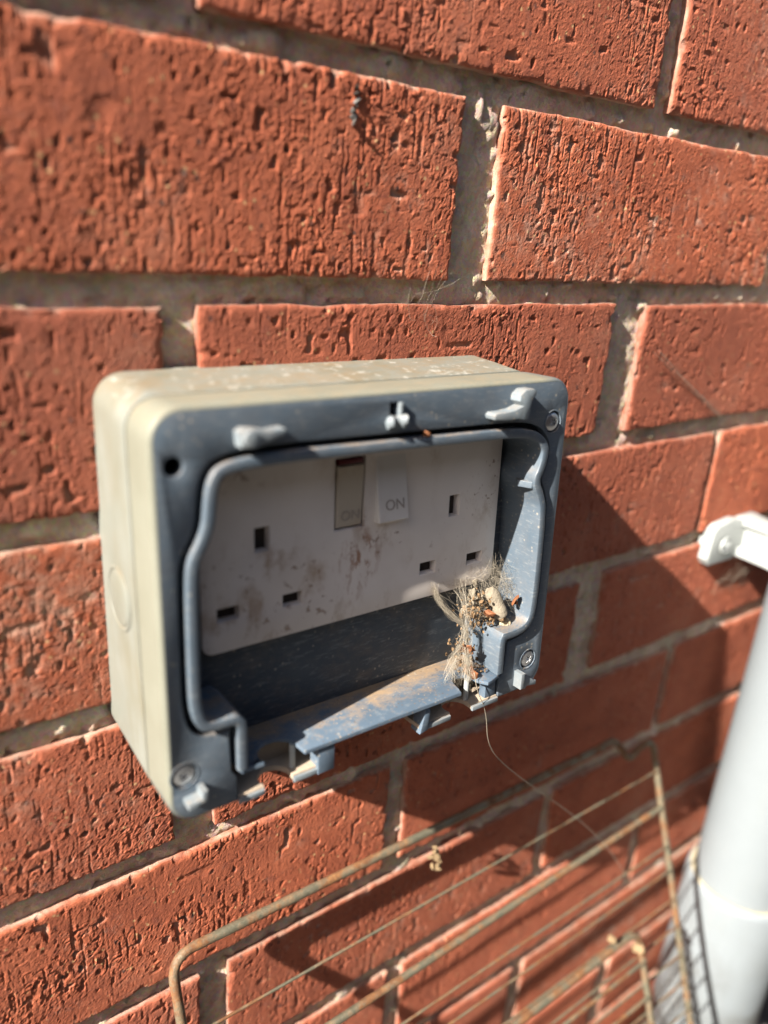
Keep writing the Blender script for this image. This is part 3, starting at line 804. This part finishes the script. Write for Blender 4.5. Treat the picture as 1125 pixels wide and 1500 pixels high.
def spiral_shell(c, r, n, name, mat, lab, cat):
    mb = MB(); ax = Vector(n).normalized(); u = ax.orthogonal().normalized(); w = ax.cross(u); pts = []
    for i in range(46):
        t = i / 45; a = t * 4.4 * math.pi; rr_ = r * (0.18 + 0.5 * t)
        pts.append(Vector(c) + u * (rr_ * math.cos(a)) + w * (rr_ * math.sin(a)) + ax * (r * .55 * (1 - t)))
    mb.add(*tube(pts, lambda t: r * (0.10 + 0.30 * t) * (1 + .06 * math.sin(t * 90)), 10)); mb.add(*lump(tuple(Vector(c) - ax * r * .05), r * .55, rg, 2, (1, 1, 1), .1))
    o = mb.build(name, mat, None, 40, c); tag(o, lab, cat); return o
spiral_shell(tuple(L2W((64.2, 4.6, -35.4))), 3.0, (-.5, -.75, .4), 'snail_shell', M['shell'], 'small bleached cream snail shell on the corner of the pocket rim', 'snail shell')
cc = MB(); pts = [L2W((57.5 + 4.6 * t + .6 * math.sin(5 * t), 9 - 4.5 * t, -20.5 - 10.5 * t)) for t in [i / 11 for i in range(12)]]
cc.add(*tube(pts, lambda t: 2.9 + .5 * t - .5 * (abs(t - .5) * 2) ** 6, 14, True, rg, .09))
co_ = cc.build('insect_cocoon', M['cocoon'], None, 50, tuple(pts[-1])); ce = MB(); ce.add(*lump((0, 0, 0), 2.3, rg, 2, (1, 1, 1), .3)); ce.build('open_end', M['crumb'], co_)
tag(co_, 'grey tubular silk cocoon stuck in the corner above the crumbs', 'cocoon')
for p, r_, lab in (((44.6, 6, -42.5), 3.0, 'orange brown curled leaf scrap wrapped in the hanging web'), ((54.8, 5, -28.2), 1.9, 'small orange scrap in the middle of the crumbs'),
                   ((45.2, 3.4, -51.8), 2.2, 'orange scrap lying at the end of the dusty ledge'), ((68.4, 4.5, -25.6), 1.9, 'pinkish orange scrap stuck to the right wall of the pocket')):
    q = MB(); q.add(*lump(L2W(p), r_, rg, 2, (1, .45, 1.1), .55)); q.add(*lump(L2W((p[0] + .8, p[1], p[2] - 1.2)), r_ * .6, rg, 2, (1, .5, .8), .5))
    tag(q.build('leaf_scrap', M['orange'], None, 40, tuple(L2W(p))), lab, 'dry leaf')
fl = MB(); fl.add(*lump(L2W((12.0, -.4, 50.2)), 2.3, rg, 2, (1.6, .6, .5), .4)); tag(fl.build('leaf_scrap', M['orange'], None, 40, tuple(L2W((12, 0, 49)))), 'tiny orange flake on the top edge of the pocket rim', 'dry leaf')

# the long single thread falling from the nest towards the rack
th = [L2W((44, 0, -50)), L2W((44.5, -2, -58)), Vector((104, -56, -158)), Vector((112, -52, -182)), Vector((133, -46, -206)), Vector((168, -42, -240)), Vector((205, -40, -275)), Vector((238, -42, -310)), Vector((262, -46, -345))]
mb = MB(); mb.add(*tube([Vector(p) for p in chaikin([tuple(q) for q in th], 3)], 0.17, 5)); tag(mb.build('silk_thread', M['web'], None, 80, tuple(th[-1])), 'long single silk thread falling from the socket towards the wire rack', 'thread')

# ---------------------------------------------------------------- wire racks
K = .39
def rp(x, z, lift=0.0):                         # point of the leaning rack plane
    y = -9 + K * (z + 268); nn = Vector((0, -1, K)).normalized()
    return Vector((x, y, z)) + nn * lift
rk = empty('wire_rack', tuple(rp(150, -690)), 'rusty oven shelf leaning against the brick wall below the socket', 'wire rack')
def world_part(name, mb, mat, parent, sharp=60):
    o = mb.build(name, mat, None, sharp); o.parent = parent
    o.matrix_parent_inverse = Matrix.Translation(parent.location).inverted(); return o
rr = random.Random(3)
P = fillet([rp(-19, -690), rp(-18.5, -268), rp(262, -271), rp(276, -270), rp(287, -287), rp(300, -282), rp(313, -283), rp(313, -690)], 11, 7)
mb = MB(); mb.add(*tube(resample(P, 4), 2.25, 10, True, rr, .05)); world_part('frame_rail', mb, M['rust'], rk)
mb = MB(); mb.add(*tube(resample([rp(-17, -333, .3), rp(312, -325.5, .3)], 4), 2.0, 10, True, rr, .05)); world_part('cross_bar', mb, M['rust'], rk)
for z in (-301.5, -350.5, -365, -384, -402, -420, -438, -457, -476, -495, -514, -533, -552, -590, -610, -630, -650, -670):
    dz = rr.uniform(-1, 1)
    mb = MB(); mb.add(*tube(resample([rp(-17, z + dz, 1.8), rp(312, z + rr.uniform(-1, 1), 1.8)], 5), .75, 7, True, rr, .08)); world_part('wire', mb, M['rust'], rk)
mb = MB(); mb.add(*tube(resample([rp(-17, -571, .3), rp(312, -571, .3)], 5), 2.0, 9)); world_part('cross_bar', mb, M['rust'], rk)

rk2 = empty('wire_rack', tuple(rp(150, -690, 9)), 'smaller rusted wire tray standing in front of the oven shelf, lower right', 'wire rack')
P = fillet([rp(-4, -690, 5), rp(-4, -388, 5), rp(268, -384, 5), rp(270, -690, 5)], 12, 7)
mb = MB(); mb.add(*tube(resample(P, 4), 2.3, 10, True, rr, .06)); world_part('frame_rail', mb, M['rust'], rk2)
for z in (-404, -424, -444, -464, -484, -504, -530, -560, -600, -640):
    mb = MB(); mb.add(*tube(resample([rp(-3, z, 6.6), rp(269, z + rr.uniform(-1.5, 1.5), 6.6)], 5), 1.25, 7, True, rr, .1)); world_part('wire', mb, M['rust'], rk2)

# dry tuft and specks caught on the rack
tf = MB()
for i in range(16): tf.add(*lump((128 + rr.gauss(0, 1.6), -13 + rr.gauss(0, 1.5), -281 - i * .9 + rr.gauss(0, .8)), rr.uniform(1.0, 2.2), rr, 1, (1, .6, 1.3), .5))
tag(tf.build('dry_tuft', M['straw'], None, 40, (128, -13, -276)), 'crumpled straw coloured scrap hanging below the top rail of the rack', 'dry scrap')
for x, z, l_, r_, lab in ((240, -376, 8, 2.6, 'pale speck of debris on the front tray rail left of its corner'), (262, -392, 8, 3.4, 'pale speck of debris just under the corner of the front tray')):
    q = MB(); q.add(*lump(rp(x, z, l_), r_, rr, 2, (1, .8, .9), .4)); tag(q.build('debris_speck', M['straw'], None, 40, tuple(rp(x, z, l_))), lab, 'debris')
# thin webs elsewhere
def web_patch(pts, n, spread, r, lab):
    sg = []
    for i in range(n):
        a, b = rg.sample(pts, 2); sg.append((Vector(a) + Vector((rg.gauss(0, spread), rg.gauss(0, spread * .3), rg.gauss(0, spread))), Vector(b) + Vector((rg.gauss(0, spread), rg.gauss(0, spread * .3), rg.gauss(0, spread)))))
    o = web_mesh(sg, r, 1.0, 3, 6).build('cobweb', M['web'], None, 80, pts[0]); tag(o, lab, 'cobweb')
web_patch([(94, -2, 10), (97, 1, 0), (100, -2, -6), (104, 0, 12)], 14, 4, .03, 'faint cobweb over the mortar joint just above the socket box')
web_patch([(255, -2, -24), (300, -3, -48), (335, -1, -66)], 18, 2, .055, 'thin silk threads across the bricks at the right edge')
web_patch([(382, -6, -168), (400, -10, -176), (392, -3, -190), (372, -2, -186)], 22, 4, .05, 'wispy cobweb hanging under the white pipe clip')
web_patch([(300, -70, -425), (314, -72, -462), (296, -80, -480)], 14, 6, .035, 'thin tangled web strands beside the right rail of the rack')

# ---------------------------------------------------------------- downpipe and its clip
PXc, PYc, PR = 411, -55, 34
dp = empty('downpipe', (PXc, PYc, -700), 'white plastic downpipe standing against the wall at the right edge', 'downpipe')
def lathe(prof, n=72): return loft([[(PXc + r * math.cos(2 * math.pi * i / n), PYc + r * math.sin(2 * math.pi * i / n), z) for i in range(n)] for r, z in prof])
SZ = -420
mb = MB(); mb.add(*lathe([(PR, SZ - 20), (PR, -200), (PR, 0), (PR, 900)])); world_part('pipe', mb, M['pipe'], dp)
mb = MB(); mb.add(*lathe([(PR + .2, SZ - 6), (PR + 1.2, SZ + .4), (PR + 3.4, SZ + .4), (PR + 4.6, SZ - .8), (PR + 5.2, SZ - 4), (PR + 5.4, SZ - 138), (PR + 4.6, SZ - 142), (PR + .8, SZ - 146), (PR + .6, -600)])); sc_ = world_part('pipe_socket', mb, M['pipe'], dp)
mb = MB(); mb.add(*lathe([(PR - .5, SZ + .2), (PR + .9, SZ + 1.6), (PR + 2.6, SZ + 1.5), (PR + 3.0, SZ + .1)])); world_part('seal_ring', mb, M['seam'], dp)
hp = empty('gully_hopper', (PXc, PYc - 20, -700), 'dark weathered gully hopper around the foot of the white pipe', 'drain')
def lathe2(prof, cx, cy, n=48): return loft([[(cx + r * math.cos(2 * math.pi * i / n), cy + r * math.sin(2 * math.pi * i / n), z) for i in range(n)] for r, z in prof])
mb = MB(); mb.add(*lathe2([(38, -700), (42, -660), (52, -612), (56, -600), (56, -596), (52, -596), (48, -606), (34, -660)], PXc + 6, PYc - 26)); world_part('hopper_bowl', mb, M['hopper'], hp)

cl = empty('pipe_clip', (362, 0, -150), 'white plastic pipe clip screwed to the brick beside the downpipe', 'pipe clip')
v, f = slab([(343.6, -159.5), (347.2, -164.0), (372, -164.6), (398, -159.5), (398, -137.5), (384, -138.5), (366, -134.8), (349.2, -136.8), (345.4, -140.4)], [], -6.4, 3, .8)
mb = MB(); mb.add(v, f); world_part('lug_plate', mb, M['clip'], cl, 35)
# arms from the lug out to the band round the pipe
mb = MB()
for z0, z1 in ((-141.2, -136.6), (-163.0, -157.2)):
    mb.add(*slab([(378, 2), (378, -8), (377, -26), (373, -44), (373, -58), (380, -58), (384, -40), (392, -20), (398, -4), (398, 2)], [], z1, z0, .8, XY))
mb.add(*slab([(384, 2), (382.5, -10), (380, -26), (376.0, -46), (378.5, -46), (384.0, -26), (388, -10), (390, 2)], [], -138.5, -160.5, .4, XY)); world_part('arm', mb, M['clip'], cl, 35)
mb = MB(); mb.add(*lathe([(PR + .3, -131), (PR + 2.6, -131), (PR + 3.2, -132), (PR + 3.2, -163), (PR + 2.6, -164), (PR + .3, -164)])); world_part('band', mb, M['clip'], cl, 35)
mb = MB(); mb.add(*loft([[(x, y, z) for x, z in circ(359.5, -151.5, r, 20)] for r, y in ((5.8, -7.4), (5.4, -8.6), (4.4, -8.5), (3.9, -7.0), (1.2, -7.0))], cap1=True)); world_part('screw_cup', mb, M['clip'], cl)
mb = MB(); mb.add(*loft([[(x, y, z) for x, z in circ(359.5, -151.5, r, 18)] for r, y in ((3.5, -7), (3.3, -8.3), (2, -8.8))], cap1=True)); world_part('screw', mb, M['steel'], cl)

q = MB(); rg = random.Random(9)
for i in range(7): q.add(*lump((62 + rg.gauss(0, .5) - i * .25, .15, 72 - i * 1.8), rg.uniform(1.0, 1.7), rg, 1, (.8, .35, 1.3), .3))
tag(q.build('dirt_fleck', M['hopper'], None, 40, (61, -.6, 60)), 'dark grey upright fleck stuck near the top of the big upper left brick', 'dirt')
